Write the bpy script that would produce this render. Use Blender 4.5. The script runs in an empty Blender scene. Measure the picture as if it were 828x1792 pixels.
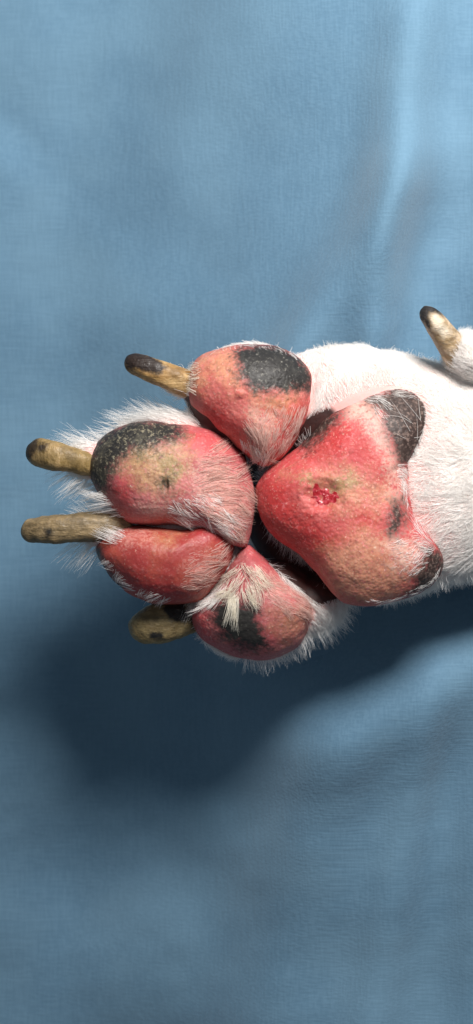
import bpy, bmesh, math, random
import numpy as np
from mathutils import Vector, noise as mnoise
from mathutils.bvhtree import BVHTree

random.seed(7)
RNG = np.random.default_rng(11)
scene = bpy.context.scene
COL = scene.collection

# All plan measurements are in "units" of 0.15 mm (one photograph pixel at the height of the pads):
# x to the right, y downwards on the plan, z up from the paw's reference plane.
U = 0.00015
CX, CY = 414.0, 896.0
def W(x, y, z):
    return ((x - CX) * U, -(y - CY) * U, z * U)
def WA(x, y, z):
    return np.stack([(np.asarray(x) - CX) * U, -(np.asarray(y) - CY) * U, np.asarray(z) * U], -1)

# ------------------------------------------------------------------ camera
cam_d = bpy.data.cameras.new('camera')
cam = bpy.data.objects.new('camera', cam_d); COL.objects.link(cam)
CAM_D = 3600 * U
cam.location = (0, 0, CAM_D)
cam_d.sensor_fit = 'VERTICAL'; cam_d.sensor_height = 24
cam_d.lens = 24 * CAM_D / (1792 * U)
cam_d.clip_start = 0.01; cam_d.clip_end = 20
scene.camera = cam
cam_d.dof.use_dof = True; cam_d.dof.focus_distance = CAM_D + 0.002; cam_d.dof.aperture_fstop = 7.5

# ------------------------------------------------------------------ light (indoor examination lamp)
world = bpy.data.worlds.new('World'); scene.world = world; world.use_nodes = True
bg = world.node_tree.nodes['Background']
bg.inputs['Color'].default_value = (0.75, 0.88, 1.0, 1)
bg.inputs['Strength'].default_value = 0.16
def area(name, pos, target, size, power, color):
    l = bpy.data.lights.new(name, 'AREA'); l.shape = 'DISK'; l.size = size; l.energy = power; l.color = color
    o = bpy.data.objects.new(name, l); COL.objects.link(o)
    o.location = pos
    o.rotation_euler = (Vector(target) - Vector(pos)).to_track_quat('-Z', 'Y').to_euler()
    return o
KEY_T = Vector(W(600, 880, -60)); KEY_DIR = Vector((0.22, 0.92, 1.0)).normalized()
area('examination_lamp', KEY_T + KEY_DIR * 0.40, KEY_T, 0.15, 3.15, (1.0, 0.965, 0.925))

scene.view_settings.view_transform = 'Standard'
scene.view_settings.look = 'None'
scene.view_settings.exposure = 0
scene.view_settings.gamma = 1

# ------------------------------------------------------------------ node helpers
class NT:
    def __init__(self, name):
        self.m = bpy.data.materials.new(name); self.m.use_nodes = True
        self.t = self.m.node_tree; self.b = self.t.nodes['Principled BSDF']
        self.out = self.t.nodes['Material Output']
        tc = self.t.nodes.new('ShaderNodeTexCoord'); self.co = tc.outputs['Object']
    def link(self, a, b): self.t.links.new(a, b)
    def setin(self, sock, v):
        if isinstance(v, bpy.types.NodeSocket): self.link(v, sock)
        elif isinstance(v, tuple) and len(v) == 3: sock.default_value = (*v, 1)
        else: sock.default_value = v
    def noise(self, size, detail=3, rough=0.55, dist=0.0, stretch=None):
        n = self.t.nodes.new('ShaderNodeTexNoise')
        n.inputs['Scale'].default_value = 1 / (size * U); n.inputs['Detail'].default_value = detail
        n.inputs['Roughness'].default_value = rough; n.inputs['Distortion'].default_value = dist
        co = self.co
        if stretch:
            mp = self.t.nodes.new('ShaderNodeMapping'); mp.inputs['Scale'].default_value = stretch[:3]
            if len(stretch) > 3: mp.inputs['Rotation'].default_value = (0, 0, stretch[3])
            self.link(co, mp.inputs['Vector']); co = mp.outputs['Vector']
        self.link(co, n.inputs['Vector'])
        return n.outputs['Fac']
    def voro(self, size, feature='F1'):
        n = self.t.nodes.new('ShaderNodeTexVoronoi'); n.feature = feature
        n.inputs['Scale'].default_value = 1 / (size * U)
        self.link(self.co, n.inputs['Vector'])
        return n.outputs['Distance']
    def attr(self, name):
        n = self.t.nodes.new('ShaderNodeAttribute'); n.attribute_name = name
        return n.outputs['Fac']
    def math(self, op, a, b=0.0, c=None):
        n = self.t.nodes.new('ShaderNodeMath'); n.operation = op
        self.setin(n.inputs[0], a); self.setin(n.inputs[1], b)
        if c is not None: self.setin(n.inputs[2], c)
        return n.outputs[0]
    def step(self, v, lo, hi, tlo=0.0, thi=1.0):
        n = self.t.nodes.new('ShaderNodeMapRange'); n.interpolation_type = 'SMOOTHSTEP'
        self.setin(n.inputs['Value'], v); n.inputs['From Min'].default_value = lo; n.inputs['From Max'].default_value = hi
        n.inputs['To Min'].default_value = tlo; n.inputs['To Max'].default_value = thi
        return n.outputs['Result']
    def mix(self, f, a, b, mode='MIX'):
        n = self.t.nodes.new('ShaderNodeMix'); n.data_type = 'RGBA'; n.blend_type = mode
        self.setin(n.inputs['Factor'], f); self.setin(n.inputs['A'] if False else n.inputs[6], a); self.setin(n.inputs[7], b)
        return n.outputs[2]
    def bump(self, h, strength, dist, prev=None):
        n = self.t.nodes.new('ShaderNodeBump'); n.inputs['Strength'].default_value = strength
        n.inputs['Distance'].default_value = dist * U
        self.link(h, n.inputs['Height'])
        if prev is not None: self.link(prev, n.inputs['Normal'])
        return n.outputs['Normal']
    def set(self, **kw):
        for k, v in kw.items():
            self.setin(self.b.inputs[k.replace('_', ' ')], v)
        return self

# ------------------------------------------------------------------ geometry helpers
def snoise(p, size, seed=0, octaves=3):
    """cheap smooth noise, about -1..1, for arrays of points (in units)"""
    r = np.random.default_rng(seed); out = np.zeros(len(p)); amp = 1.0
    for o in range(octaves):
        for _ in range(5):
            k = r.normal(size=p.shape[1]); k /= np.linalg.norm(k)
            out += amp * 0.32 * np.sin(p @ (k * 2 * math.pi / (size * r.uniform(.7, 1.4))) + r.uniform(0, 6.28))
        size *= 0.5; amp *= 0.5
    return out

def poly_sd(px, py, poly):
    """signed distance to a polygon, positive inside"""
    P = np.asarray(poly, float); A = P; B = np.roll(P, -1, 0)
    d2 = np.full(px.shape, 1e18); inside = np.zeros(px.shape, bool)
    for (ax, ay), (bx, by) in zip(A, B):
        ex, ey = bx - ax, by - ay
        t = np.clip(((px - ax) * ex + (py - ay) * ey) / (ex * ex + ey * ey + 1e-9), 0, 1)
        d2 = np.minimum(d2, (px - ax - t * ex) ** 2 + (py - ay - t * ey) ** 2)
        c = (ay > py) != (by > py)
        xi = ax + (py - ay) * ex / (ey if abs(ey) > 1e-9 else 1e-9)
        inside ^= c & (px < xi)
    d = np.sqrt(d2)
    return np.where(inside, d, -d)

def spline(pts, n, closed=True):
    P = np.asarray(pts, float); m = len(P); out = []
    segs = m if closed else m - 1
    per = max(2, int(math.ceil(n * 3 / segs)))
    for i in range(segs):
        if closed: p0, p1, p2, p3 = P[i - 1], P[i], P[(i + 1) % m], P[(i + 2) % m]
        else: p0, p1, p2, p3 = P[max(i - 1, 0)], P[i], P[i + 1], P[min(i + 2, m - 1)]
        for t in np.linspace(0, 1, per, endpoint=False):
            out.append(0.5 * ((2 * p1) + (-p0 + p2) * t + (2 * p0 - 5 * p1 + 4 * p2 - p3) * t * t + (-p0 + 3 * p1 - 3 * p2 + p3) * t ** 3))
    if not closed: out.append(P[-1])
    return np.array(out)

def mesh_obj(name, verts, faces, mat, parent=None, smooth=True, attrs=None):
    me = bpy.data.meshes.new(name); me.from_pydata(verts.tolist() if hasattr(verts, 'tolist') else verts, [], faces)
    me.update()
    if smooth: me.polygons.foreach_set('use_smooth', [True] * len(me.polygons))
    if attrs:
        for k, v in attrs.items():
            a = me.attributes.new(k, 'FLOAT', 'POINT'); a.data.foreach_set('value', np.asarray(v, np.float32))
    o = bpy.data.objects.new(name, me); COL.objects.link(o)
    if mat: me.materials.append(mat)
    if parent: o.parent = parent
    return o

# ------------------------------------------------------------------ the blue cloth
def seg_d(x, y, a, b):
    ex, ey = b[0] - a[0], b[1] - a[1]
    t = np.clip(((x - a[0]) * ex + (y - a[1]) * ey) / (ex * ex + ey * ey), 0, 1)
    return np.hypot(x - a[0] - t * ex, y - a[1] - t * ey), t
FOLDS = [  # from, to, height, width
    ((400, 800), (820, 120), 62, 62), ((640, 800), (770, -250), 58, 56), ((880, 620), (1020, -100), 50, 90),
    ((250, 700), (60, -200), 26, 150), ((-80, 760), (-700, 560), 40, 170), ((200, 350), (620, -420), 36, 130),
    ((1300, 930), (380, 1450), 82, 100), ((800, 1090), (560, 2500), 34, 55), ((880, 1090), (860, 2600), 44, 60),
    ((620, 1200), (300, 2600), 40, 110), ((200, 1280), (-350, 1560), 44, 140),
    ((330, 1560), (-60, 2200), 36, 130), ((-60, 1040), (-700, 1180), 30, 140), ((-20, 120), (-300, 420), 34, 120),
]
def cloth_z(x, y):
    z = np.full(x.shape, -535.0)
    s = np.clip((x - 60) / 640, 0, 1); s = s * s * (3 - 2 * s)
    z += 262 * s
    for a, b, h, w in FOLDS:
        d, t = seg_d(x, y, a, b)
        e = np.minimum(t, 1 - t) * 4; e = np.clip(e, 0, 1); e = e * e * (3 - 2 * e)
        z += h * e * np.exp(-(d / (w * (.75 + .5 * t))) ** 2)
    p = np.stack([x, y], -1).reshape(-1, 2)
    z += (11 * snoise(p, 700, 3, 2) + 1.3 * snoise(p, 150, 5, 2)).reshape(x.shape)
    # the leg presses the cloth down
    leg = np.exp(-(np.abs(y - 830) / 175) ** 4) * np.clip((x - 560) / 150, 0, 1)
    z = np.where(leg > 0, z * (1 - leg) + np.minimum(z, -268) * leg, z)
    return z
gx = np.linspace(-1500, 2400, 391); gy = np.linspace(-1500, 3300, 481)
X, Y = np.meshgrid(gx, gy)
Z = cloth_z(X, Y)
nx, ny = len(gx), len(gy)
idx = np.arange(nx * ny).reshape(ny, nx)
F = np.stack([idx[:-1, :-1], idx[1:, :-1], idx[1:, 1:], idx[:-1, 1:]], -1).reshape(-1, 4)
n = NT('blue_drape_cloth')
c = n.mix(n.step(n.noise(260, 3), .35, .65), (0.080, 0.172, 0.262), (0.106, 0.208, 0.300))
c = n.mix(n.math('MULTIPLY', n.noise(7, 2, .7), 0.35), c, (0.13, 0.25, 0.36))
w1 = n.noise(4, 1, .5, 0, (1, .08, 1)); w2 = n.noise(4, 1, .5, 0, (.06, 1, 1))
c = n.mix(n.step(n.math('ADD', w1, w2), .8, 1.25, 0, .25), c, (0.15, 0.275, 0.39))
bmp = n.bump(n.math('ADD', w1, w2), 0.35, 2.0)
n.set(Base_Color=c, Roughness=0.85, Normal=bmp)
n.b.inputs['Sheen Weight'].default_value = 0.25; n.b.inputs['Sheen Roughness'].default_value = 0.5
cloth = mesh_obj('cloth', WA(X, Y, Z).reshape(-1, 3), F.tolist(), n.m)
cloth['kind'] = 'structure'

# ------------------------------------------------------------------ the paw
paw = bpy.data.objects.new('dog_paw', None); COL.objects.link(paw)
paw.empty_display_size = 0.01
paw['label'] = 'white-furred dog paw with red swollen pads and sole turned up, on blue cloth'
paw['category'] = 'paw'

# ---- body: leg, palm and toes grown into one skin
def ellipsoid(bm, c, r, rot=0.0, tilt=0.0):
    from mathutils import Matrix
    M = Matrix.Translation(W(*c)) @ Matrix.Rotation(-rot, 4, 'Z') @ Matrix.Rotation(tilt, 4, 'Y') @ Matrix.Diagonal((r[0] * U, r[1] * U, r[2] * U, 1))
    bmesh.ops.create_icosphere(bm, subdivisions=4, radius=1, matrix=M)
def tube(bm, rows, seg=40):
    rings = []
    for (x, y, z, ry, rz) in rows:
        rings.append([bm.verts.new(W(x, y + ry * math.cos(a), z + rz * math.sin(a))) for a in np.linspace(0, 2 * math.pi, seg, endpoint=False)])
    for a, b in zip(rings[:-1], rings[1:]):
        for i in range(seg): bm.faces.new((a[i], b[i], b[(i + 1) % seg], a[(i + 1) % seg]))
    bm.faces.new(rings[0]); bm.faces.new(list(reversed(rings[-1])))
bm = bmesh.new()
tube(bm, [(560, 850, -150, 150, 60), (620, 838, -138, 195, 76), (690, 832, -112, 226, 100), (740, 830, -112, 212, 104), (790, 828, -114, 196, 108),
          (850, 826, -116, 190, 112), (1000, 822, -118, 188, 116), (1300, 815, -118, 190, 122), (1700, 800, -115, 200, 130), (1990, 790, -115, 200, 130)])
ellipsoid(bm, (610, 860, -165), (190, 200, 75))
ellipsoid(bm, (610, 700, -95), (150, 102, 72))
ellipsoid(bm, (445, 690, -75), (122, 94, 75), 0.1)
ellipsoid(bm, (322, 668, -62), (44, 24, 26), 0.5)
ellipsoid(bm, (298, 818, -85), (136, 98, 66), -0.05)
ellipsoid(bm, (165, 805, -80), (48, 34, 34), 0.1)
ellipsoid(bm, (308, 968, -96), (112, 64, 60))
ellipsoid(bm, (185, 932, -82), (48, 26, 30), -0.1)
ellipsoid(bm, (452, 1070, -105), (112, 88, 66), -0.2)
ellipsoid(bm, (548, 1064, -118), (70, 52, 56), -0.5)
ellipsoid(bm, (330, 1075, -125), (42, 30, 30), -0.2)
ellipsoid(bm, (848, 642, -85), (62, 42, 46), 0.5)
ellipsoid(bm, (834, 622, -52), (50, 38, 50), 0.6)
me = bpy.data.meshes.new('tmp'); bm.to_mesh(me); bm.free()
tmp = bpy.data.objects.new('tmp', me); COL.objects.link(tmp)
md = tmp.modifiers.new('r', 'REMESH'); md.mode = 'VOXEL'; md.voxel_size = 6 * U
md = tmp.modifiers.new('s', 'SMOOTH'); md.iterations = 14; md.factor = 0.5
dg = bpy.context.evaluated_depsgraph_get()
body_me = bpy.data.meshes.new_from_object(tmp.evaluated_get(dg))
bpy.data.objects.remove(tmp)
body_me.name = 'skin'
body_me.polygons.foreach_set('use_smooth', [True] * len(body_me.polygons))
n = NT('pink_skin')
c = n.mix(n.step(n.math('ADD', n.attr('rosy'), n.noise(50, 3)), .35, 1.2), (0.86, 0.76, 0.73), (0.74, 0.40, 0.37))
c = n.mix(n.step(n.attr('gap_dark'), -.3, .3), c, n.mix(n.noise(14, 3), (0.018, 0.008, 0.007), (0.07, 0.018, 0.015)))
n.set(Base_Color=c, Roughness=0.6, Normal=n.bump(n.noise(8, 3), .4, 2))
n.b.inputs['Subsurface Weight'].default_value = 0.25
n.b.inputs['Subsurface Radius'].default_value = (0.002, 0.0008, 0.0005); n.b.inputs['Subsurface Scale'].default_value = 1
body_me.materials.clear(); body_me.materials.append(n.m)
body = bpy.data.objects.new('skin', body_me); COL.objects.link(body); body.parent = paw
bv = np.zeros(len(body_me.vertices) * 3, np.float32); body_me.vertices.foreach_get('co', bv); bv = bv.reshape(-1, 3)
bpx = bv[:, 0] / U + CX; bpy_ = -bv[:, 1] / U + CY
# skin coloured near-black brown along the gaps between the pads
GAP = [(330, 700), (400, 790), (440, 830), (440, 950), (560, 1050), (600, 1040), (470, 930), (450, 830), (575, 725), (550, 735), (470, 805), (345, 700)]
a = body_me.attributes.new('gap_dark', 'FLOAT', 'POINT')
a.data.foreach_set('value', np.clip((poly_sd(bpx, bpy_, GAP) + 14) / 20, -1, 1).astype(np.float32))

# ---- pads
PADS = {}
def pad(name, outline, center, zr, H, B, mat, masks, tilt=(0, 0), pits=(), N=220, R=84, lump=3.0, seed=0, p=0.86, label=None):
    cx, cy = center
    C = spline(outline, N)
    th = np.arctan2(C[:, 1] - cy, C[:, 0] - cx); rr = np.hypot(C[:, 0] - cx, C[:, 1] - cy)
    o = np.argsort(th); th, rr = th[o], rr[o]
    T = np.linspace(-math.pi, math.pi, N, endpoint=False)
    Ro = np.interp(T, np.r_[th - 2 * math.pi, th, th + 2 * math.pi], np.r_[rr, rr, rr])
    k = int(N * 0.09); ker = np.hanning(2 * k + 1); ker /= ker.sum()
    Rs = np.convolve(np.r_[Ro[-k:], Ro, Ro[:k]], ker, 'valid')
    k2 = 2; ker = np.hanning(2 * k2 + 3); ker /= ker.sum(); kk = len(ker) // 2
    Ro = np.convolve(np.r_[Ro[-kk:], Ro, Ro[:kk]], ker, 'valid')
    PH = np.linspace(0, math.pi, R + 2)[1:-1]
    xs, ys, zs = [], [], []
    for ph in PH:
        r = math.sin(ph) ** p if ph < math.pi / 2 else math.sin(ph) ** .9
        rad = r * (Rs * (1 - r ** 2) + Ro * r ** 2)
        x = cx + rad * np.cos(T); y = cy + rad * np.sin(T)
        cz = math.cos(ph); z = zr + (H * abs(cz) ** .9 if cz > 0 else -B * abs(cz) ** .9) + np.zeros(N)
        xs.append(x); ys.append(y); zs.append(z)
    x = np.concatenate([[cx]] + xs + [[cx]]); y = np.concatenate([[cy]] + ys + [[cy]])
    z = np.concatenate([[zr + H]] + zs + [[zr - B]])
    z = z + (x - cx) * tilt[0] + (y - cy) * tilt[1]
    q = np.stack([x, y, z], -1)
    z = z + lump * .6 * snoise(q, 110, seed + 1, 2) + 0.35 * snoise(q, 14, seed + 2, 2)
    x = x + 1.6 * snoise(q, 70, seed + 5, 3); y = y + 1.6 * snoise(q, 70, seed + 6, 3)
    top = (np.arange(len(x)) < 1 + N * (R // 2))
    for (ax, ay, ra, rb, depth) in pits:
        d = np.hypot((x - ax) / ra, (y - ay) / rb) * (1 + 0.12 * snoise(np.stack([x, y], -1), 30, seed + 9, 2))
        z = z - np.where(top, depth * np.exp(-d ** 4) - 0.10 * depth * np.exp(-((d - 1.4) / .4) ** 2), 0)
    faces = []
    for i in range(N): faces.append((0, 1 + (i + 1) % N, 1 + i))
    for j in range(R - 1):
        b0 = 1 + j * N; b1 = b0 + N
        for i in range(N): faces.append((b0 + i, b0 + (i + 1) % N, b1 + (i + 1) % N, b1 + i))
    l = len(x) - 1; b0 = 1 + (R - 1) * N
    for i in range(N): faces.append((b0 + i, b0 + (i + 1) % N, l))
    at = {}
    for key in ('dark', 'tan', 'pale', 'deep', 'scab'):
        d = np.full(x.shape, -60.0)
        for poly in masks.get(key, []): d = np.maximum(d, poly_sd(x, y, poly))
        at[key] = d / 20
    V = WA(x, y, z)
    ob = mesh_obj(name, V, faces, mat, paw, attrs=at)
    if label: ob['label'] = label
    bvh = BVHTree.FromPolygons([Vector(v) for v in V], faces)
    PADS[id(outline)] = ob
    ob_info = dict(ob=ob, bvh=bvh, outline=C, center=center)
    ALLPADS.append(ob_info)
    return ob_info
ALLPADS = []

def pad_mat(name, base, base2, tan, pale, deep, dark=(0.018, 0.016, 0.015), fleck=(0.21, 0.20, 0.17), rough=0.56, grain=1.0, fleck_cut=.60, edge=.4):
    n = NT(name)
    big = n.noise(70, 4); mid = n.noise(20, 4, .6); fine = n.noise(5, 3, .65)
    c = n.mix(n.step(big, .35, .65), base, base2)
    def m(a, soft, nb=1.0, nf=.5):
        v = n.math('ADD', n.attr(a), n.math('MULTIPLY', n.math('SUBTRACT', mid, .5), nb * 3))
        v = n.math('ADD', v, n.math('MULTIPLY', n.math('SUBTRACT', fine, .5), nf * 3))
        return n.step(v, -soft, soft)
    c = n.mix(n.math('MULTIPLY', m('deep', 1.0), .85), c, deep)
    c = n.mix(n.math('MULTIPLY', m('tan', 1.3, 1.2, .6), .62), c, n.mix(n.step(n.noise(12, 3), .4, .62), tan, tuple(v * .7 for v in tan)))
    c = n.mix(n.math('MULTIPLY', m('pale', 1.1, 1.0, 1.2), .75), c, pale)
    c = n.mix(n.math('MULTIPLY', m('scab', .5, .8, .5), .8), c, n.mix(n.noise(8, 3), (0.16, 0.10, 0.045), (0.46, 0.34, 0.16)))
    # skin grain: paler papillae and darker pores
    c = n.mix(n.math('MULTIPLY', n.step(n.noise(7, 2, .6), .55, .70), .5 * grain), c, tuple(min(1, v * 1.1 + .13) for v in base))
    c = n.mix(n.math('MULTIPLY', n.step(n.noise(10, 3, .65), .53, .72), .5 * grain), c, tuple(v * .45 for v in base))
    c = n.mix(n.math('MULTIPLY', n.math('MULTIPLY', n.step(n.math('MULTIPLY', n.voro(6.5), -1.0), -.38, -.1), n.step(mid, .42, .62)), .34 * grain), c, (0.80, 0.50, 0.38))
    c = n.mix(n.step(n.noise(5.5, 2, .5, 1.0), .69, .76, 0, .6 * grain), c, (0.82, 0.66, 0.52))
    dk = n.mix(n.step(n.noise(7, 3, .75), fleck_cut - .05, fleck_cut + .16), dark, fleck)
    dk = n.mix(n.math('MULTIPLY', n.step(n.noise(40, 3), .5, .7), .35), dk, tuple(v * .6 for v in fleck))
    mk = m('dark', edge * 1.3, .7, edge * .5)
    c = n.mix(mk, c, dk)
    vd = n.voro(6.5); pebble = n.math('MULTIPLY', vd, -1.0)
    b = n.bump(n.math('MULTIPLY', pebble, n.step(big, .3, .7, .35, 1.0)), .48 * grain, 2.2)
    b = n.bump(fine, .28, 2.0, b)
    b = n.bump(mid, .12, 4, b)
    ro = n.math('ADD', n.math('MULTIPLY', fine, .35), rough - .17)
    n.set(Base_Color=c, Roughness=ro, Normal=b)
    n.b.inputs['Specular IOR Level'].default_value = 0.42
    sw = n.math('MULTIPLY', n.math('SUBTRACT', 1.0, mk), 0.35)
    n.link(sw, n.b.inputs['Subsurface Weight'])
    n.b.inputs['Subsurface Radius'].default_value = (0.0022, 0.0006, 0.0004); n.b.inputs['Subsurface Scale'].default_value = 1
    return n.m

M_main = pad_mat('inflamed_pad_skin', (0.48, 0.060, 0.066), (0.55, 0.130, 0.118), (0.60, 0.34, 0.20), (0.74, 0.48, 0.40), (0.44, 0.030, 0.030), dark=(0.034, 0.019, 0.016), fleck=(0.19, 0.13, 0.11), fleck_cut=.53, edge=.6)
M_t1 = pad_mat('inflamed_toe_skin', (0.53, 0.105, 0.098), (0.60, 0.19, 0.16), (0.57, 0.31, 0.16), (0.66, 0.40, 0.32), (0.50, 0.040, 0.040), fleck=(0.19, 0.18, 0.155), fleck_cut=.59, edge=.6)
M_t2 = pad_mat('crusted_toe_skin', (0.40, 0.075, 0.085), (0.49, 0.155, 0.15), (0.52, 0.39, 0.18), (0.62, 0.33, 0.28), (0.54, 0.070, 0.075), fleck=(0.25, 0.22, 0.15), fleck_cut=.55, edge=.75)
M_t3 = pad_mat('raw_red_toe_skin', (0.32, 0.040, 0.038), (0.37, 0.072, 0.048), (0.50, 0.25, 0.12), (0.60, 0.26, 0.22), (0.34, 0.022, 0.028), rough=.5, grain=.55)
M_t4 = pad_mat('mottled_toe_skin', (0.38, 0.080, 0.088), (0.43, 0.135, 0.13), (0.38, 0.18, 0.095), (0.60, 0.26, 0.23), (0.54, 0.070, 0.080), fleck=(.10, .10, .085), fleck_cut=.62, edge=.6)

MAIN = [(448, 868), (449, 848), (464, 824), (500, 798), (535, 770), (560, 733), (590, 703), (640, 680), (690, 671), (735, 680), (760, 705), (763, 738), (750, 772), (725, 800),
        (727, 814), (728, 842), (730, 872), (736, 904), (749, 928), (766, 948), (777, 966), (779, 990), (766, 1020), (735, 1042), (690, 1056), (640, 1064), (600, 1054),
        (575, 1030), (552, 998), (516, 966), (482, 938), (460, 914), (450, 890)]
P_main = pad('metacarpal_pad', MAIN, (600, 872), -62, 96, 50, M_main, dict(
    dark=[[(668, 682), (700, 668), (745, 678), (770, 720), (760, 768), (728, 806), (708, 820), (690, 796), (670, 756), (664, 726), (640, 702), (634, 682)],
          [(520, 775), (552, 725), (586, 690), (606, 704), (594, 736), (562, 768), (536, 792)],
          [(676, 910), (684, 878), (704, 870), (710, 912), (696, 938), (678, 932)],
          [(712, 1050), (726, 1004), (746, 962), (782, 952), (785, 1005), (760, 1032)]],
    scab=[[(574, 852), (588, 838), (612, 832), (624, 846), (606, 860), (588, 862)], [(520, 838), (540, 832), (545, 842), (525, 848)]],
    tan=[[(500, 830), (560, 830), (600, 815), (650, 840), (640, 880), (600, 900), (580, 880), (540, 850)],
         [(560, 960), (640, 920), (690, 950), (730, 1000), (700, 1050), (640, 1060), (590, 1040)],
         [(640, 850), (680, 840), (690, 880), (650, 900)]],
    pale=[[(610, 695), (650, 680), (672, 710), (678, 750), (700, 800), (704, 880), (690, 880), (672, 800), (640, 748), (605, 725)], [(690, 930), (740, 955), (725, 1000), (690, 990), (670, 960)]],
    deep=[[(455, 850), (500, 830), (520, 880), (560, 920), (620, 940), (560, 985), (500, 960), (462, 915)], [(620, 890), (660, 890), (660, 930), (620, 935)], [(538, 862), (556, 842), (586, 846), (598, 866), (582, 894), (550, 896)], [(570, 740), (640, 750), (670, 820), (620, 800), (540, 800)]]),
    tilt=(0.03, 0.05), pits=[(565, 868, 29, 25, 12)], N=300, R=120, lump=4, seed=21, label='largest pad, red and swollen with an open sore and black patches')
T1 = [(327, 658), (343, 624), (385, 604), (435, 597), (490, 602), (530, 625), (553, 660), (551, 705), (532, 752), (503, 790), (472, 814), (444, 806), (411, 778), (371, 744), (336, 708)]
P_t1 = pad('toe_pad', T1, (448, 690), -68, 92, 42, M_t1, dict(
    dark=[[(408, 612), (440, 592), (492, 596), (536, 622), (560, 662), (549, 686), (512, 687), (466, 692), (432, 682), (418, 662)]],
    tan=[[(330, 655), (350, 620), (400, 600), (418, 640), (425, 690), (400, 680), (370, 660), (345, 690)], [(440, 690), (520, 690), (500, 730), (450, 720)]],
    pale=[[(440, 720), (480, 730), (470, 780), (440, 770)]],
    deep=[[(350, 690), (400, 720), (460, 790), (420, 770), (370, 730)], [(485, 710), (540, 700), (520, 760), (485, 790)]]),
    tilt=(-0.02, 0.02), pits=[(419, 690, 7, 6, -4)], seed=31, label='pad with a large black patch at its outer edge')
T2 = [(149, 812), (160, 780), (190, 752), (237, 734), (290, 737), (332, 738), (375, 748), (409, 775), (436, 818), (447, 862), (444, 910), (430, 960), (396, 948), (362, 930), (330, 926), (290, 919), (228, 918), (196, 893), (166, 862)]
P_t2 = pad('toe_pad', T2, (295, 835), -72, 90, 42, M_t2, dict(
    scab=[[(262, 800), (300, 795), (320, 815), (310, 840), (285, 835)], [(225, 795), (262, 785), (250, 805)]],
    dark=[[(138, 830), (150, 774), (186, 740), (240, 722), (322, 734), (322, 766), (275, 786), (236, 792), (206, 818), (192, 856), (170, 880)], [(282, 838), (296, 834), (300, 852), (290, 866), (281, 856)]],
    tan=[[(190, 800), (250, 770), (320, 770), (335, 800), (320, 840), (290, 870), (250, 860), (220, 830)]],
    pale=[[(340, 830), (380, 800), (430, 850), (430, 940), (390, 930), (350, 880)], [(240, 880), (340, 880), (330, 915), (250, 910)]],
    deep=[[(325, 745), (380, 765), (400, 790), (350, 800), (325, 780)], [(190, 850), (220, 840), (240, 880), (220, 900)]]),
    tilt=(0.0, 0.03), pits=[(290, 850, 6, 12, 6)], seed=41, label='pad crusted tan and black with a small dark fissure')
T3 = [(163, 960), (198, 928), (255, 919), (330, 926), (376, 908), (404, 926), (410, 972), (386, 1018), (352, 1054), (300, 1063), (250, 1056), (207, 1030), (177, 996)]
P_t3 = pad('toe_pad', T3, (287, 985), -86, 96, 46, M_t3, dict(
    dark=[[(155, 962), (168, 958), (178, 988), (212, 1030), (200, 1036), (166, 996)]],
    tan=[[(270, 935), (310, 935), (300, 955), (280, 955)]],
    pale=[[(330, 990), (380, 970), (370, 1010), (340, 1030)], [(215, 935), (250, 930), (260, 942), (220, 948)]],
    deep=[[(210, 1000), (300, 1030), (340, 1040), (300, 1055), (220, 1030)], [(340, 930), (380, 920), (390, 950), (350, 950)]]),
    tilt=(0.0, -0.06), seed=51, label='smooth dark red pad without a black patch')
T4 = [(428, 956), (454, 968), (490, 1006), (536, 1046), (553, 1072), (542, 1110), (520, 1140), (480, 1162), (432, 1160), (385, 1146), (350, 1122), (334, 1088), (345, 1060), (372, 1036), (396, 1000)]
P_t4 = pad('toe_pad', T4, (448, 1066), -98, 86, 42, M_t4, dict(
    dark=[[(362, 1062), (398, 1044), (446, 1060), (458, 1098), (474, 1136), (430, 1142), (382, 1118)]],
    tan=[[(480, 1070), (548, 1060), (540, 1110), (500, 1130), (470, 1100)]],
    pale=[[(440, 1000), (500, 1010), (530, 1045), (480, 1050)]],
    deep=[[(430, 955), (470, 965), (540, 1040), (510, 1030), (460, 985)], [(340, 1080), (360, 1070), (370, 1120), (350, 1115)]]),
    tilt=(0.05, -0.08), seed=61, label='pad with a black patch half hidden under a white hair tuft')

# ---- the open sore on the largest pad
n = NT('raw_wound_tissue')
c = n.mix(n.step(n.noise(9, 3), .4, .62), (0.30, 0.008, 0.014), (0.55, 0.07, 0.09))
c = n.mix(n.step(n.noise(6, 2), .62, .75), c, (0.75, 0.33, 0.32))
n.set(Base_Color=c, Roughness=0.3, Normal=n.bump(n.noise(6, 2), .6, 3))
n.b.inputs['Subsurface Weight'].default_value = .3; n.b.inputs['Subsurface Radius'].default_value = (.001, .0003, .0003); n.b.inputs['Subsurface Scale'].default_value = 1
def surf(P, x, y):
    h, nn, _, _ = P['bvh'].ray_cast(Vector(W(x, y, 400)), Vector((0, 0, -1)))
    return (None, None) if h is None else (h, nn if nn.z > 0 else -nn)
vs, fs = [], []
NR, NS = 10, 28
for j in range(NR + 1):
    for i in range(NS):
        a = 2 * math.pi * i / NS; r = j / NR
        rad = 1 + .22 * math.sin(2 * a + .6) + .12 * math.sin(3 * a + 2) + .08 * math.sin(5 * a)
        x = 565 + 26 * r * rad * math.cos(a); y = 868 + 22 * r * rad * math.sin(a)
        h, _ = surf(P_main, x, y)
        z = h.z / U + 2.2 * (1 - r ** 4) - 1.4 + 1.6 * float(snoise(np.array([[x, y]]), 13, 4, 2)[0]) * (1 - r ** 4)
        vs.append(W(x, y, z))
for j in range(NR):
    for i in range(NS): fs.append((j * NS + i, (j + 1) * NS + i, (j + 1) * NS + (i + 1) % NS, j * NS + (i + 1) % NS))
sore = mesh_obj('sore', np.array(vs), fs, n.m, P_main['ob'])
sore['label'] = 'small wet open sore with raw red tissue'

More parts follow.
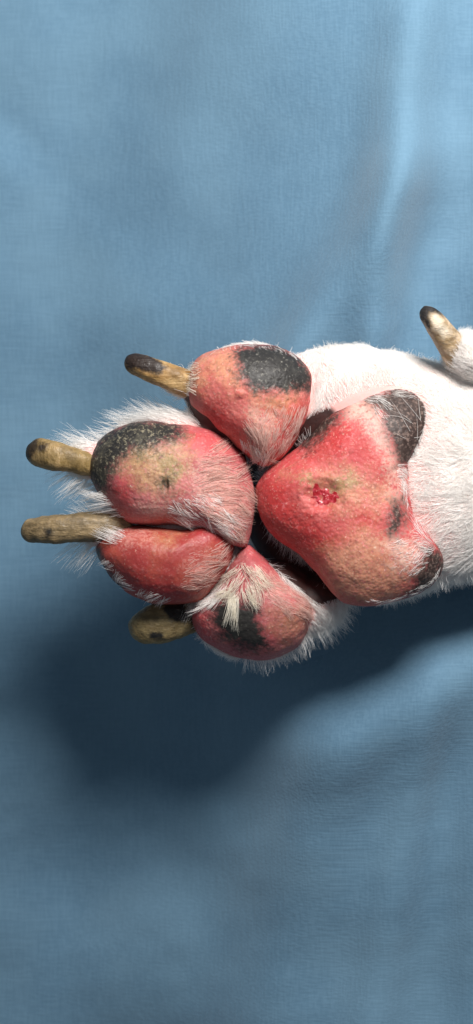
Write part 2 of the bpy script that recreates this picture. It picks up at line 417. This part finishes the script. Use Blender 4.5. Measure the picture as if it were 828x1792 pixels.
# ---- claws
def claw_mat(name, base, base2, dark, stripe=(1, .1, 1, 0)):
    n = NT(name)
    c = n.mix(n.step(n.noise(16, 5, .7, 0, stripe), .40, .60), base, base2)
    c = n.mix(n.math('MULTIPLY', n.step(n.noise(6, 3), .55, .75), .5), c, tuple(v * .4 for v in base))
    c = n.mix(n.step(n.noise(30, 3), .42, .66, 0, .65), c, tuple(v * .45 for v in base))
    d = n.math('ADD', n.attr('dark'), n.math('MULTIPLY', n.math('SUBTRACT', n.noise(9, 3), .5), 1.4))
    c = n.mix(n.step(d, -.55, .45), c, dark)
    p_ = n.math('ADD', n.attr('pale'), n.math('MULTIPLY', n.math('SUBTRACT', n.noise(9, 3), .5), 1.4))
    c = n.mix(n.step(p_, -.7, .9, 0, .85), c, (0.66, 0.58, 0.46))
    b = n.bump(n.noise(9, 4, .65, 0, stripe), .6, 5)
    b = n.bump(n.noise(22, 3), .5, 6, b)
    n.set(Base_Color=c, Roughness=n.step(n.noise(12, 3), .3, .7, .42, .72), Normal=n.bump(n.noise(4, 2), .4, 1.5, b))
    n.b.inputs['Subsurface Weight'].default_value = .12; n.b.inputs['Subsurface Radius'].default_value = (.001, .0006, .0003); n.b.inputs['Subsurface Scale'].default_value = 1
    return n.m
def claw(path, mat, dark=(), pale=(), seed=0, label=None, tip=0.55):
    """path rows: x, y, z, half width (in plan), half depth"""
    P = spline(path, 34, closed=False); s = np.r_[0, np.cumsum(np.linalg.norm(np.diff(P[:, :3], axis=0), axis=1))]
    t = np.linspace(0, 1, 46); t = np.r_[t[:-12], np.linspace(t[-12], 1, 22)]
    Q = np.stack([np.interp(t * s[-1], s, P[:, k]) for k in range(5)], -1)
    NSg = 26; V = []; L = s[-1]
    for i, q in enumerate(Q):
        d = Q[min(i + 1, len(Q) - 1), :3] - Q[max(i - 1, 0), :3]; d /= np.linalg.norm(d)
        side = np.array([-d[1], d[0], 0]); side /= np.linalg.norm(side); up = np.cross(side, d); up *= np.sign(up[2])
        rem = (1 - t[i]) * L / (q[3] * tip * 2)
        k = math.sqrt(max(0.0, 1 - (1 - min(rem, 1)) ** 2)) if rem < 1 else 1
        k = max(k, 0.02)
        for j in range(NSg):
            a = 2 * math.pi * j / NSg; ca, sa = math.cos(a), math.sin(a)
            V.append(q[:3] + side * q[3] * k * math.copysign(abs(ca) ** .85, ca) + up * q[4] * k * math.copysign(abs(sa) ** .85, sa))
    V = np.array(V)
    V += (1.7 * snoise(V, 34, seed, 3))[:, None] * np.array([.4, .7, .7])
    F = []
    for i in range(len(Q) - 1):
        for j in range(NSg): F.append((i * NSg + j, (i + 1) * NSg + j, (i + 1) * NSg + (j + 1) % NSg, i * NSg + (j + 1) % NSg))
    F.append(tuple(range(NSg))); F.append(tuple(range((len(Q) - 1) * NSg, len(Q) * NSg))[::-1])
    at = {}
    for key, polys in (('dark', dark), ('pale', pale)):
        dd = np.full(len(V), -40.0)
        for poly in polys: dd = np.maximum(dd, poly_sd(V[:, 0], V[:, 1], poly))
        at[key] = dd / 10
    bmq = mesh_obj('claw', WA(V[:, 0], V[:, 1], V[:, 2]), F, mat, paw, attrs=at)
    b = bmesh.new(); b.from_mesh(bmq.data); bmesh.ops.recalc_face_normals(b, faces=b.faces); b.to_mesh(bmq.data); b.free()
    bmq.data.polygons.foreach_set('use_smooth', [True] * len(bmq.data.polygons))
    if label: bmq['label'] = label
    return bmq
Mc1 = claw_mat('amber_claw_horn', (0.32, 0.18, 0.06), (0.46, 0.30, 0.13), (0.018, 0.009, 0.006), (.1, 1, 1, 0))
Mc2 = claw_mat('olive_claw_horn', (0.22, 0.145, 0.05), (0.36, 0.24, 0.105), (0.030, 0.018, 0.008), (1, .3, 1, 0))
Mc3 = claw_mat('grey_olive_claw_horn', (0.17, 0.12, 0.058), (0.29, 0.205, 0.105), (0.010, 0.009, 0.008), (.12, 1, 1, 0))
Mc5 = claw_mat('pale_dewclaw_horn', (0.40, 0.27, 0.14), (0.58, 0.44, 0.30), (0.014, 0.011, 0.010), (.3, 1, 1, -.9))
Mc4 = claw_mat('dark_olive_claw_horn', (0.17, 0.12, 0.05), (0.27, 0.20, 0.09), (0.012, 0.010, 0.008), (.3, 1, 1, 0))
claw([(356, 680, -72, 26, 26), (322, 666, -60, 25, 26), (285, 653, -50, 23, 24), (252, 640, -50, 21, 22), (217, 626, -64, 17, 18)], Mc1,
     dark=[[(206, 622), (220, 608), (262, 618), (292, 640), (276, 654), (246, 646), (222, 642)]], seed=71, label='amber claw with a dark brown tip')
claw([(182, 816, -78, 23, 26), (146, 809, -66, 22, 25), (116, 802, -56, 23, 24), (80, 794, -58, 27, 25), (40, 786, -76, 21, 19)], Mc2,
     dark=[[(36, 768), (60, 766), (62, 784), (50, 800), (38, 800)], [(60, 772), (80, 776), (76, 788), (62, 788)]], seed=72, label='stubby olive brown claw with mottled end')
claw([(218, 918, -84, 25, 28), (172, 921, -68, 27, 27), (128, 924, -56, 26, 26), (82, 927, -56, 25, 24), (30, 932, -74, 19, 18)], Mc3,
     dark=[[(75, 926), (91, 925), (88, 939), (78, 939)]], seed=73, label='long straight grey olive claw with a black dot')
claw([(350, 1078, -132, 30, 28), (312, 1086, -116, 36, 28), (280, 1094, -106, 38, 27), (250, 1103, -106, 32, 25), (222, 1111, -118, 22, 18)], Mc4,
     dark=[[(258, 1110), (284, 1112), (282, 1124), (260, 1124)], [(276, 1064), (320, 1060), (335, 1095), (300, 1092)]], seed=74, label='short wide dark claw hanging in the shade')
claw([(826, 642, -88, 28, 28), (801, 609, -46, 26, 26), (778, 582, -22, 22, 22), (760, 560, -12, 19, 19), (741, 538, -20, 13, 13)], Mc5,
     dark=[[(730, 540), (742, 530), (766, 536), (776, 556), (764, 550), (752, 548), (750, 556), (756, 572), (750, 578), (738, 560)]],
     pale=[[(752, 552), (766, 552), (790, 582), (778, 594), (760, 576)]], seed=75, label='dewclaw with a pale core and black tip')

# ---- fur
def hair_mat(name, col, col2, rough=.55):
    n = NT(name)
    hi = n.t.nodes.new('ShaderNodeHairInfo')
    c = n.mix(hi.outputs['Random'], col, col2)
    n.set(Base_Color=c, Roughness=rough)
    n.b.inputs['Specular IOR Level'].default_value = .3
    tr = n.t.nodes.new('ShaderNodeBsdfTranslucent'); n.link(c, tr.inputs['Color'])
    mx = n.t.nodes.new('ShaderNodeMixShader'); mx.inputs[0].default_value = .45
    n.link(n.b.outputs[0], mx.inputs[1]); n.link(tr.outputs[0], mx.inputs[2]); n.link(mx.outputs[0], n.out.inputs['Surface'])
    return n.m
H_white = hair_mat('white_fur', (0.95, 0.94, 0.93), (0.90, 0.87, 0.84))
H_cream = hair_mat('cream_fur', (0.92, 0.88, 0.79), (0.80, 0.74, 0.62))
H_pink = hair_mat('fine_pale_hair', (0.78, 0.60, 0.54), (0.70, 0.48, 0.42))

def strands(name, roots, dirs, length, rad, mat, parent, bend=None, npt=6, wig=1.5, seed=0, clumps=0, cf=.7):
    """roots in units (x, y, z); dirs unit vectors in the same axes; one curves object"""
    n_ = len(roots); t = np.linspace(0, 1, npt)
    if bend is None: bend = np.zeros((n_, 3))
    L = np.asarray(length)[:, None, None]
    P = roots[:, None, :] + L * (dirs[:, None, :] * t[None, :, None] + bend[:, None, :] * (t ** 2)[None, :, None])
    r = np.random.default_rng(seed)
    w = r.normal(size=(n_, 1, 3)) * np.sin(t * r.uniform(2, 5, (n_, 1)) + r.uniform(0, 6, (n_, 1)))[:, :, None] * t[None, :, None]
    P = P + wig * w
    if clumps:
        ci = r.choice(n_, min(clumps, n_), replace=False)
        own = np.argmin(((roots[:, None, :2] - roots[None, ci, :2]) ** 2).sum(-1), 1)
        P = P + (t ** 1.4)[None, :, None] * cf * r.uniform(.5, 1, (n_, 1, 1)) * (P[ci[own], -1:, :] - P[:, -1:, :])
    hc = bpy.data.hair_curves.new(name); hc.add_curves([npt] * n_)
    pos = WA(P[..., 0], P[..., 1], P[..., 2]).reshape(-1, 3).astype(np.float32)
    hc.attributes['position'].data.foreach_set('vector', pos.ravel())
    ra = hc.attributes.get('radius') or hc.attributes.new('radius', 'FLOAT', 'POINT')
    rv = (np.broadcast_to(np.asarray(rad), (n_,))[:, None] * (1 - .8 * t ** 1.5)[None, :] * U).astype(np.float32)
    ra.data.foreach_set('value', rv.ravel())
    hc.materials.append(mat)
    o = bpy.data.objects.new(name, hc); COL.objects.link(o); o.parent = parent
    return o

# sample the body skin
tri = np.zeros(0); body_me.calc_loop_triangles()
lt = np.zeros(len(body_me.loop_triangles) * 3, np.int32); body_me.loop_triangles.foreach_get('vertices', lt); lt = lt.reshape(-1, 3)
bu = np.stack([bv[:, 0] / U + CX, -bv[:, 1] / U + CY, bv[:, 2] / U], -1)
A, B, Cc = bu[lt[:, 0]], bu[lt[:, 1]], bu[lt[:, 2]]
nrm = np.cross(B - A, Cc - A); ar = np.linalg.norm(nrm, axis=1); nrm /= ar[:, None] + 1e-12
nrm *= -1   # the plan's y axis points down
cen = (A + B + Cc) / 3
def pad_sd(x, y):
    return np.max([poly_sd(x, y, P['outline'][::12]) for P in ALLPADS], axis=0)
ra_ = body_me.attributes.new('rosy', 'FLOAT', 'POINT')
ra_.data.foreach_set('value', np.clip(1 + pad_sd(bpx, bpy_) / 55, 0, 1).astype(np.float32))
wgt = ar.copy()
wgt[cen[:, 0] > 1150] *= 0.25
wgt[(cen[:, 0] > 860)] *= .6
wgt[(nrm[:, 2] < -.55)] *= .15
NH = 190000
k = RNG.choice(len(lt), NH, p=wgt / wgt.sum())
u1 = np.sqrt(RNG.random(NH)); u2 = RNG.random(NH)
R0 = A[k] * (1 - u1)[:, None] + B[k] * (u1 * (1 - u2))[:, None] + Cc[k] * (u1 * u2)[:, None]
N0 = nrm[k]
sd = pad_sd(R0[:, 0], R0[:, 1])
x, y, z = R0.T
st = poly_sd(x, y, GAP)
ctr = np.array([330.0, 840.0])
claws_sd = np.max([poly_sd(x, y, pl) for pl in ([(215, 605), (330, 635), (330, 690), (220, 645)], [(40, 765), (140, 778), (140, 832), (40, 815)], [(30, 905), (150, 898), (150, 950), (30, 950)],
                   [(225, 1060), (310, 1050), (310, 1120), (225, 1120)], [(735, 535), (790, 580), (815, 620), (790, 630), (735, 570)])], axis=0)
keep = ((sd < 3) | (z < -95)) & ~((st > -8) & (N0[:, 2] > -.2)) & (claws_sd < 4)
thin = np.exp(-(((x - 610) / 95) ** 2 + ((y - 655) / 42) ** 2)) + np.exp(-(((x - 745) / 35) ** 2 + ((y - 905) / 55) ** 2))
keep &= RNG.random(NH) > .7 * thin
keep &= (RNG.random(NH) > .55) | ~((x < 330) & (y > 690) & (y < 960))
R0, N0, sd, x, y, z = R0[keep], N0[keep], sd[keep], x[keep], y[keep], z[keep]
n_ = len(R0)
D = np.zeros((n_, 3)); L = np.zeros(n_)
toe = x < 560
# toes: combed forwards, away from the palm
tv = np.stack([x - 470, y - 860], -1); tv /= np.linalg.norm(tv, axis=1)[:, None] + 1e-9
D[:, 0] = np.where(toe, tv[:, 0] * .9 - .35, -.35); D[:, 1] = np.where(toe, tv[:, 1] * .8, (y - 830) / 230 * .75)
low_t4 = (y > 1020) & (x > 430) & (x < 660)
D[low_t4] = np.array([.35, .8, 0])
L[:] = np.where(toe, 28, 32) * RNG.uniform(.5, 1.25, n_)
t2 = (x < 330) & (y > 690) & (y < 900)
L[t2] *= 1.6
L[(x < 260) & (y >= 900)] *= 1.0
L[(y < 640) & (x < 560)] *= .6
L[(x > 560) & (y < 700)] *= .85
L[low_t4] *= 1.0
# away from a pad's rim
for P in ALLPADS:
    s_ = poly_sd(x, y, P['outline'][::12]); cx, cy = P['center']
    f = np.clip(1 - np.abs(s_) / 45, 0, 1)[:, None]
    v = np.stack([x - cx, y - cy], -1); v /= np.linalg.norm(v, axis=1)[:, None]
    D[:, :2] += 0.45 * f * v * np.where((x > 650), -.15, 1)[:, None]
cl = np.stack([snoise(R0, 55, s, 3) for s in (81, 82, 83)], -1)
fi = RNG.normal(size=(n_, 3)) * .16
D = D + np.where(toe, .24, .2)[:, None] * cl + fi * np.where(toe, 1, 1.3)[:, None]
D -= N0 * np.sum(D * N0, 1)[:, None]
D /= np.linalg.norm(D, axis=1)[:, None] + 1e-9
lift = np.where(toe, RNG.uniform(.08, .42, n_), RNG.uniform(.04, .3, n_))[:, None]
Dd = D * (1 - .3 * lift) + N0 * lift; Dd /= np.linalg.norm(Dd, axis=1)[:, None]
bend = -N0 * .22 + .14 * cl
fur = strands('fur', R0, Dd, L, RNG.uniform(.24, .5, n_), H_white, paw, bend, 6, 1.6, 5)
fur['kind'] = 'stuff'

# sparse longer guard hair standing off the outline
gw = wgt * (np.abs(nrm[:, 2]) < .6) * (cen[:, 2] > -150)
gxy = cen
gw = gw * np.where((gxy[:, 0] < 330) & (gxy[:, 1] > 690) & (gxy[:, 1] < 960), 4.0, 1.0) * np.where((gxy[:, 1] > 1000) & (gxy[:, 0] > 430) & (gxy[:, 0] < 900), 2.5, 1.0)
NG = 5200
k = RNG.choice(len(lt), NG, p=gw / gw.sum())
u1 = np.sqrt(RNG.random(NG)); u2 = RNG.random(NG)
G0 = A[k] * (1 - u1)[:, None] + B[k] * (u1 * (1 - u2))[:, None] + Cc[k] * (u1 * u2)[:, None]; GN = nrm[k]
gs = pad_sd(G0[:, 0], G0[:, 1]); ok = (gs < 0) | (G0[:, 2] < -80)
ok &= poly_sd(G0[:, 0], G0[:, 1], GAP) < -12
G0, GN = G0[ok], GN[ok]; ng = len(G0); gx_, gy_ = G0[:, 0], G0[:, 1]
GD = GN * np.array([1, 1, .3]) * RNG.uniform(.4, 1.0, (ng, 1))
left = (gx_ < 340)
GD[left] += np.array([-.9, 0.12, .05]); GD[~left] += np.array([-.15, .05, 0])
fr = (gy_ > 1000) & (gx_ > 430); GD[fr] += np.array([.25, .35, 0])
GD += .35 * np.stack([snoise(G0, 45, s, 3) for s in (91, 92, 93)], -1) + .2 * RNG.normal(size=(ng, 3))
GD /= np.linalg.norm(GD, axis=1)[:, None]
GL = RNG.uniform(.5, 1.2, ng) * np.where(left & (gy_ > 700) & (gy_ < 960), 62, np.where(fr, np.where(gx_ < 640, 32, 17), 16))
guard = strands('guard_hair', G0, GD, GL, RNG.uniform(.28, .5, ng), H_white, paw, np.tile([0, .1, -.1], (ng, 1)), 7, 3.0, 6, ng // 9, .3)
guard['kind'] = 'stuff'

def tuft(P, polys, count, direction, length, rad, mat, name='fine_hair', lift=.25, spread=.3, converge=None, bendv=(0, 0, -.25), seed=0, clump=.3, parent=None, wig=1.5, clumps=None, cf=.6):
    r = np.random.default_rng(seed); roots, nn = [], []
    Pl = np.array(polys, float); lo, hi = Pl.min(0), Pl.max(0)
    while len(roots) < count:
        q = lo + r.random(2) * (hi - lo)
        if poly_sd(np.array([q[0]]), np.array([q[1]]), polys)[0] < 0: continue
        h, m = surf(P, *q)
        if h is None:
            count -= 1; continue
        roots.append((q[0], q[1], h.z / U)); nn.append((m.x, -m.y, m.z))
    R_, N_ = np.array(roots), np.array(nn); m_ = len(R_)
    if callable(direction): d = np.array([direction(a, b) for a, b, _ in R_])
    else: d = np.tile(np.array(direction, float), (m_, 1))
    d = np.c_[d, np.zeros(m_)]; d /= np.linalg.norm(d, axis=1)[:, None]
    cl = np.stack([snoise(R_, 36, seed + s, 2) for s in (1, 2, 3)], -1)
    d = d + clump * cl + spread * r.normal(size=(m_, 3)) * .5
    d -= N_ * np.sum(d * N_, 1)[:, None]; d /= np.linalg.norm(d, axis=1)[:, None]
    lf = (lift * .6 * r.uniform(.4, 1.5, m_))[:, None]
    d = d + N_ * lf; d /= np.linalg.norm(d, axis=1)[:, None]
    return strands(name, R_, d, length * r.uniform(.55, 1.2, m_), rad * .55 * r.uniform(.7, 1.2, m_), mat, parent or P['ob'],
                   np.tile(np.array(bendv, float), (m_, 1)) + .2 * cl, 7, wig, seed + 4, max(3, m_ // 22) if clumps is None else clumps, cf)
def stuff(o):
    o['kind'] = 'stuff'; return o
# second toe: fine hair swept off its inner side
stuff(tuft(P_t2, [(330, 820), (370, 775), (420, 815), (440, 860), (436, 910), (424, 952), (390, 940), (350, 925), (340, 880)], 620,
     lambda a, b: (1.0, (b - 850) / 110), 34, .65, H_pink, lift=.22, seed=101))
stuff(tuft(P_t2, [(300, 870), (380, 860), (420, 940), (380, 935), (330, 922), (280, 912)], 420, (.75, .6), 34, .6, H_white, lift=.2, seed=102))
# first toe: hair hanging towards the gap
stuff(tuft(P_t1, [(420, 735), (470, 715), (540, 705), (525, 755), (500, 788), (470, 806), (440, 795)], 620, lambda a, b: ((455 - a) * .012 + .05, 1.0), 30, .65, H_pink, lift=.18, seed=103))
stuff(tuft(P_t1, [(415, 765), (445, 780), (475, 795), (470, 806), (445, 802)], 130, (-.1, .9), 26, .7, H_white, lift=.3, seed=104))
# third toe
stuff(tuft(P_t3, [(330, 970), (395, 950), (385, 1000), (350, 1040), (310, 1030)], 240, (.9, -.15), 34, .6, H_pink, lift=.15, seed=105))
# fourth toe: the bright tuft and the fine hair behind it
stuff(tuft(P_t4, [(392, 1010), (420, 985), (452, 985), (462, 1020), (440, 1045), (405, 1050), (380, 1035)], 300, lambda a, b: ((a - 418) * .03, .9), 44, .75, H_cream, name='hair_tuft', lift=.35, seed=106, clump=.7, clumps=16, cf=.8))
stuff(tuft(P_t4, [(398, 1040), (408, 1032), (418, 1045), (410, 1055)], 60, (.35, 1.0), 60, .85, H_cream, name='hair_tuft', lift=.35, seed=107, clump=.05, spread=.12))
stuff(tuft(P_t4, [(374, 1035), (392, 1015), (400, 1035), (375, 1058), (350, 1065)], 160, (-.5, .9), 38, .8, H_white, name='hair_tuft', lift=.3, seed=108))
stuff(tuft(P_t4, [(455, 1000), (510, 1010), (545, 1050), (545, 1090), (500, 1075), (460, 1045)], 420, lambda a, b: (.8, .5), 32, .6, H_pink, lift=.18, seed=109))
# largest pad: stray white hairs over the black heel patch, short fuzz at the heel's edge
stuff(tuft(P_main, [(650, 700), (672, 690), (690, 710), (680, 745), (665, 745)], 60, (-.8, -.5), 26, .6, H_white, lift=.2, seed=110))
stuff(tuft(P_main, [(715, 735), (745, 730), (740, 765), (715, 790)], 9, lambda a, b: (-.75, -.8), 78, .6, H_white, lift=.2, seed=111, spread=.7, clumps=0, wig=5))
stuff(tuft(P_main, [(690, 935), (745, 955), (765, 975), (725, 1010), (690, 990)], 110, (-.8, .3), 24, .6, H_white, lift=.3, seed=112))
stuff(tuft(P_main, [(695, 810), (712, 820), (704, 870), (712, 860), (700, 860), (692, 830)], 110, (.7, .15), 26, .6, H_white, lift=.3, seed=113))

stuff(tuft(P_main, [(705, 830), (712, 845), (714, 880), (735, 925), (770, 955), (750, 975), (730, 945), (722, 900)], 150, (-.9, .1), 30, .55, H_white, lift=.35, seed=114))
stuff(tuft(P_main, [(640, 684), (690, 673), (740, 684), (735, 700), (690, 690), (650, 700)], 110, (-.6, .45), 26, .5, H_white, lift=.3, seed=115))
stuff(tuft(P_main, [(745, 770), (758, 745), (765, 720), (758, 715), (745, 745), (722, 795)], 110, (-.9, .2), 20, .5, H_white, lift=.3, seed=116))
stuff(tuft(P_main, [(640, 1055), (700, 1045), (760, 1015), (775, 990), (768, 1022), (735, 1040), (690, 1055)], 140, (-.7, -.2), 20, .5, H_white, lift=.3, seed=117))
stuff(tuft(P_t1, [(350, 625), (390, 606), (440, 600), (500, 606), (540, 640), (520, 628), (440, 606), (390, 614)], 70, (-.5, -.8), 13, .5, H_white, lift=.4, seed=118))
stuff(tuft(P_t3, [(172, 965), (190, 995), (220, 1028), (260, 1050), (300, 1056), (300, 1046), (230, 1024), (190, 980)], 150, (-.8, .5), 26, .5, H_white, lift=.4, seed=119))
# hair round the claw bases
stuff(tuft(P_t3, [(183, 938), (212, 924), (226, 938), (200, 958)], 80, (-.95, .1), 44, .6, H_white, name='hair_tuft', lift=1.7, seed=120))
stuff(tuft(P_t2, [(168, 868), (200, 898), (222, 912), (196, 880), (176, 858)], 100, (-.95, .35), 46, .6, H_white, lift=1.2, seed=121))
stuff(tuft(P_t1, [(330, 652), (346, 628), (352, 645), (344, 692), (333, 682)], 80, (-.95, -.25), 22, .6, H_cream, lift=1.2, seed=122))
